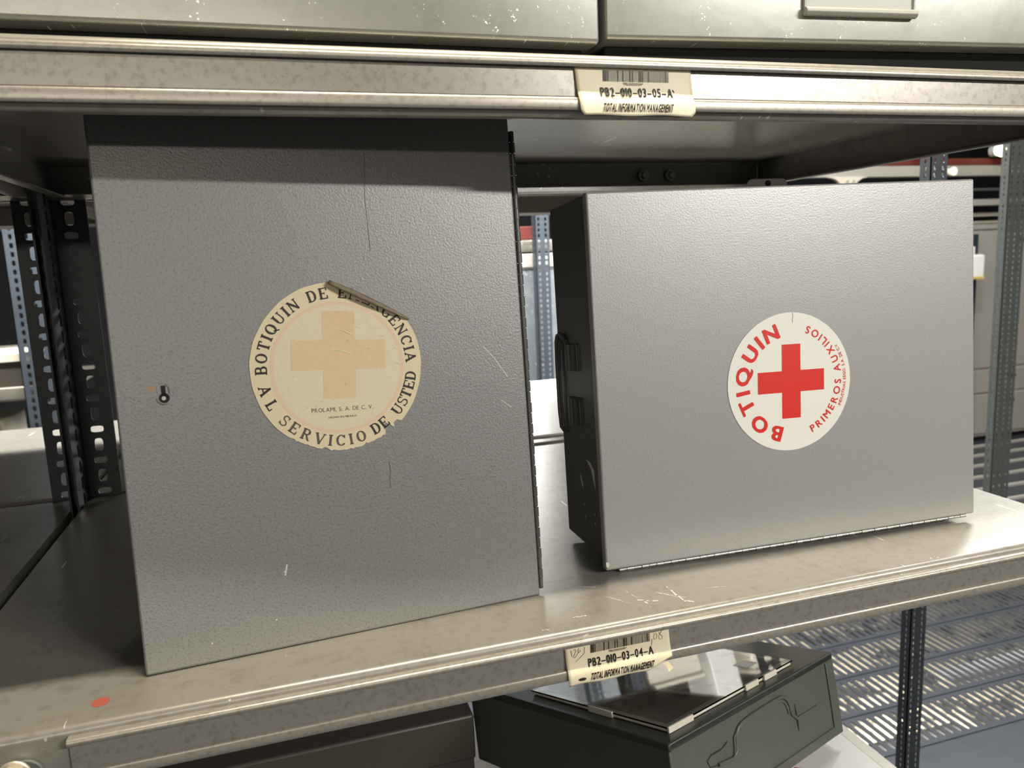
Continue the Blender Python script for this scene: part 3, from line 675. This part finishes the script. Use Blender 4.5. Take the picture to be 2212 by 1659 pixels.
# ------------------------------------------------------------------ things on the lowest shelf
gm = Matrix(((0.9201940219733521, -0.3908283736011981, -0.02227429713253125), (0.3850045201914708, 0.8932542040202511, 0.23209576995775483), (-0.07081300273707736, -0.22214884512054076, 0.9724378690975423)))
GW, GH, GD = 1.0268, .3154, 1.1024
gb = thing('green_metal_box', 'tilted olive green metal box under the shelf with a glass frame on it', 'metal box', (1.06799, 2.0, -.53872), mat3=gm)
MB().box(.008, .008, -GH, GW - .008, GD - .008, -.010).build('body', GREEN, gb, bevel=.006)
m = MB().box(.0, .0, -.030, GW, GD, 0).build('lid', GREENTOP, gb, bevel=.006)
m = MB().box(.008, .0, -.030, GW - .004, .009, -.002); m.build('lid_rim', GREEN, gb, bevel=.002)
m = MB(); m.box(.972, .001, -GH, GW - .001, .008, -.031); m.box(.01, .002, -GH, .972, .008, -.280); m.build('folded_seam', GREEN, gb, bevel=.002)
m = MB(); pts = [(.235, -.153), (.318, -.161), (.343, -.146), (.348, -.115), (.352, -.089), (.368, -.074), (.389, -.066), (.45, -.060), (.512, -.058), (.604, -.057), (.645, -.058), (.667, -.067), (.681, -.08), (.689, -.097), (.692, -.12), (.700, -.140), (.731, -.166)]
m.tube([(x, .004, z) for x, z in pts], .0065, 8); m.tube([(x - .012, .0055, z - .010) for x, z in pts[2:-2]], .005, 8)
m.build('handle', GREEN, gb, smooth=60)
m = MB(); m.tube([(.318, .0075, -.161), (.235, .0075, -.155), (.195, .0075, -.148), (.183, .0075, -.123), (.206, .0075, -.111), (.265, .0075, -.112), (.30, .0075, -.10)], .003, 6); m.tube([(.728, .0065, -.11), (.731, .0065, -.166), (.731, .0065, -.212)], [.001, .005, .001], 6); m.tube([(.735, .0075, -.162), (.873, .0075, -.163)], .0018, 6)
m.build('pressed_ridge', GREENTOP, gb, smooth=60)
# glass frame
gf = thing('glass_frame', 'frameless glass picture frame lying tilted on the green box', 'picture frame', (1.06799, 2.0, -.53872), mat3=gm)
FX0, FX1, FY0, FY1 = .062, .822, .050, .745
MB().box(FX0 + .006, FY0 + .006, .002, FX1 - .006, FY1 - .006, .012).build('backing_board', CARD, gf, bevel=.002)
MB().box(FX0 + .03, FY0 + .03, .0121, FX1 - .03, FY1 - .03, .0135).build('print', PRINT, gf)
MB().box(FX0, FY0, .0140, FX1, FY1, .0200).build('glass_pane', GLASS, gf, bevel=.001)
for a, b_, c, d in ((FX0, FY0 - .004, FX0 + .13, FY0 + .004), (.50, FY0 - .005, .58, FY0 + .004), (.62, FY0 - .005, .70, FY0 + .004), (FX0 - .004, .30, FX0 + .004, .42)):
    MB().box(a, b_, .001, c, d, .022).build('edge_tape', CARD, gf, bevel=.001)
k = MB(); k.box(.665, .15, .0202, .735, .215, .0206); k.build('price_tag', WHITE, gf)
# white enamel box under it
wb = thing('white_first_aid_box', 'white metal box with red print under the green box', 'first aid box', (1.02, 1.84, -1.480))
MB().box(0, 0, 0, 1.035, .56, .50).build('body', WHITE, wb, bevel=.01)
MB().box(-.004, -.004, .46, 1.039, .564, .514).build('lid', WHITE, wb, bevel=.012)
m = MB()
for px, py in ((1.742, 2.262), (1.856, 2.205)):
    x, y = px - 1.02, py - 1.84; a = math.radians(205)
    q = [(0, 0), (.05, -.03), (-.02, -.19), (-.08, -.16)]
    m.add([(x + u, y + v, .5146) for u, v in q], [(0, 1, 2, 3)])
m.build('red_print', RED2, wb)
# taupe box left and behind
tb_ = thing('taupe_metal_box', 'dark taupe metal box behind the green box, under the shelf', 'metal box', (-.86, 2.83, -1.480))
MB().box(0, 0, 0, 1.48, .76, .60).build('body', BROWN, tb_, bevel=.006)
MB().box(-.006, -.010, .46, 1.486, .768, .655).build('lid', BROWN, tb_, bevel=.010)

# ------------------------------------------------------------------ far things
# rack across the rear aisle (gap between the cabinets)
ls = shelf('shelf of the far rack behind the galvanised sheet, through the gap', 2.2, 4.8, 9.85, 11.6, 1.24)
bs = thing('galvanised_cabinet', 'scratched galvanised cabinet seen through the gap between the first aid cabinets', 'cabinet', (2.3, 9.85, -3.98))
MB().box(0, 0, 0, 1.5, 1.2, 5.0).build('body', BLUEM, bs, bevel=.02)
MB().box(-.02, -.03, 4.86, 1.52, 1.22, 5.04).build('top_edge', SILVER, bs, bevel=.01)
for k in range(2):
    rb = tag(MB().box(2.62 + .42 * k, 9.9, 1.245, 2.94 + .42 * k, 10.3, 1.42).build('red_box', REDM, bevel=.01), 'small red box on the far shelf through the gap, %s one' % ('left', 'right')[k], 'box', 'red boxes on the far shelf')
# left far rack
shelf('cream edged shelf far behind the posts at the left edge', -5.2, -2.3, 9.3, 11.0, -.12)
cb = thing('cream_case', 'cream topped storage case on the far left shelf', 'case', (-5.0, 9.35, -.118))
MB().box(0, 0, 0, 2.55, 1.1, .26).build('body', BROWN, cb, bevel=.01)
MB().box(-.02, -.03, .26, 2.57, 1.13, .36).build('lid', CREAMM, cb, bevel=.01)
shelf('lowest cream shelf far behind the posts at the left edge', -5.2, -2.3, 9.3, 11.0, -1.5)
tag(MB().box(-4.0, 9.5, -1.498, -2.95, 10.3, -.5).build('cream_crate', CREAMM, bevel=.02), 'pale crate under the cream case at the far left', 'crate')
shelf('upper shelf of the far left rack, level with the dark beam', -5.2, -2.3, 9.3, 11.0, 1.75)
tag(MB().box(-4.6, 9.5, 1.10 - .35, -2.75, 10.4, 1.16 - .35).build('steel_panel', BLUEM, bevel=.01), 'grey steel panel hung in the far left rack', 'panel') if False else None
# unseen rack of pale crates, added to brighten the glass frame's reflection
shelf('far shelf behind the right cabinet, mirrored in the glass frame', 4.2, 8.4, 9.9, 11.6, -.55)  # unseen shelf, added only for the glass frame's reflection
for (x0, x1, z1, mt, lab) in ((4.3, 5.1, .45, CREAMM, 'leftmost pale crate of the far shelf mirrored in the glass frame'), (5.25, 5.65, .9, WHITE, 'tall white box between the crates mirrored in the glass frame'), (5.9, 7.0, .60, CREAMM, 'wide pale crate of the far shelf mirrored in the glass frame'), (7.2, 8.2, 1.0, SILVER, 'rightmost silver crate of the far shelf mirrored in the glass frame')):  # unseen crates and box, added to brighten that reflection
    c = thing('crate', lab, 'crate', (x0, 10.0, -.548))  # added unseen crate
    MB().box(0, 0, 0, x1 - x0, .9, z1 + .5).build('body', mt, c, bevel=.02); MB().box(-.02, -.02, z1 + .5, x1 - x0 + .02, .92, z1 + .55).build('lid', mt, c, bevel=.01)
post('front left post of the rack mirrored in the glass frame', 4.0, 9.9, -FZ, 1.0, POSTB, wx=.19, wy=.14, pitch=.07, cols=2, hw=.016, hh=.022, alt=False, n=8)  # post of the added unseen rack
post('front right post of the rack mirrored in the glass frame', 8.42, 9.9, -FZ, 1.0, POSTB, wx=.19, wy=.14, pitch=.07, cols=2, hw=.016, hh=.022, alt=False, n=8)  # post of the added unseen rack
# right: cabinets along the end of the hall
for k, (x, lab) in enumerate(((14.0, 'beige grey steel cabinet behind the right first aid cabinet, left of the grey post'), (17.32, 'beige grey steel cabinet at the right edge of the picture'))):
    c = thing('steel_cabinet', lab, 'cabinet', (x, 14.6, -FZ), 'steel cabinets along the hall')
    MB().box(.06, .1, 0, 3.2, 1.5, .12).build('plinth', BLACK, c)
    MB().box(0, 0, .12, 3.26, 1.6, 5.32).build('body', CABM, c, bevel=.02)
    MB().box(-.03, -.04, 5.22, 3.29, 1.62, 5.34).build('top', CABM, c, bevel=.02)
    for z0, z1 in ((.2, 1.18), (1.24, 1.80), (1.86, 5.12)):
        d = MB().box(.08, -.03, z0, 3.18, .0, z1).build('door_panel', CABM, c, bevel=.015)
        MB().cyl((.14 if k else .2, -.10, z1 - .18), (.14 if k else .2, -.03, z1 - .18), .05, 12).build('knob', BLACK, d, smooth=40)
tag(MB().box(15.70, 14.3, -3.98, 15.86, 14.5, 1.12).build('dark_column', DARKB, bevel=.01), 'thin dark blue column in front of the beige cabinet', 'column')
j = thing('white_container', 'white plastic container hung in front of the beige cabinet', 'container', (15.2, 13.9, .02))
MB().box(0, 0, .08, .46, .3, .64).build('body', WHITE, j, bevel=.06, bseg=3)
MB().cyl((.12, .15, .62), (.12, .15, .82), .12, 14).build('neck', WHITE, j, smooth=40)
MB().box(.02, -.01, .08, .42, .0, .14).build('yellow_band', mat('yellow_print', (.6, .45, .12), .5), j)
# beams and rails above the cabinets
def beam(lab, x0, x1, y, z0, z1, mt, name='steel_beam', dp=.25): 
    return tag(MB().box(x0, y, z0, x1, y + dp, z1).build(name, mt, bevel=.01), lab, 'beam')
beam('white beam under the red stripe, far right above the cabinets', 9.5, 21, 15.0, 2.52, 2.76, SILVER)
beam('red beam along the top of the white beam, far right', 9.5, 21, 15.02, 2.77, 2.93, REDM)
beam('pale rail just above the beige cabinets, far right', 14, 21, 15.3, 1.83, 1.98, SILVER)
beam('upper of two short pale rails above the cabinets', 14, 21, 16.4, 1.60, 1.70, CREAMM)
beam('lower of two short pale rails above the cabinets', 14, 21, 16.5, 1.36, 1.48, CREAMM)
beam('thin grey pipe between the pale rails, far right', 14.5, 21, 15.2, 2.18, 2.24, POSTG, dp=.08)
beam('dark grey plate standing before the short pale rails', 16.45, 16.62, 15.6, 1.2, 2.2, POSTG)
beam('pale pipe below the ceiling at the upper right', 12, 21, 15.4, 3.30, 3.36, SILVER, dp=.06)
bk = thing('beam_bracket', 'pale curved bracket under the white beam, left of the slotted post', 'bracket', (12.55, 14.9, 2.52))
m = MB(); pr = [(-.42, 0), (.62, 0)] + [(x, z) for x, z in arc(.62, -.42, .40, 90, 180, 7)] + [(.22, -.75), (-.02, -.75)] + [(x, z) for x, z in arc(-.42, -.42, .40, 0, 90, 7)]
m.prism(pr, 0, .1, 'y'); m.build('plate', CREAMM, bk, bevel=.01)
for x in (.05, .22): MB().cyl((x, -.03, -.12), (x, 0, -.12), .05, 10).build('bolt', SILVER, bk)
for i, (x, z, r_, lab) in enumerate(((16.85, 3.08, .16, 'brightest round lamp at the far upper right'), (14.72, 3.03, .07, 'small round lamp, right of the pair at the upper right'), (14.5, 3.02, .07, 'small round lamp, left of the pair at the upper right'), (15.45, 2.60, .10, 'small warm lamp in front of the white beam'))):
    l = thing('round_lamp', lab, 'lamp', (x, 14.7, z), 'far round lamps')
    MB().cyl((0, 0, 0), (0, .1, 0), r_, 16, r1=r_ * .7).build('lens', mat('lamp_lens_%d' % i, (1, .95, .8), .4, 0, emit=((1, .88, .62), (4.0, 3.0, 3.0, .7)[i])), l, smooth=40)
    MB().cyl((0, .1, 0), (0, .25, 0), r_ * .8, 16).build('housing', HOUSING, l, smooth=40)
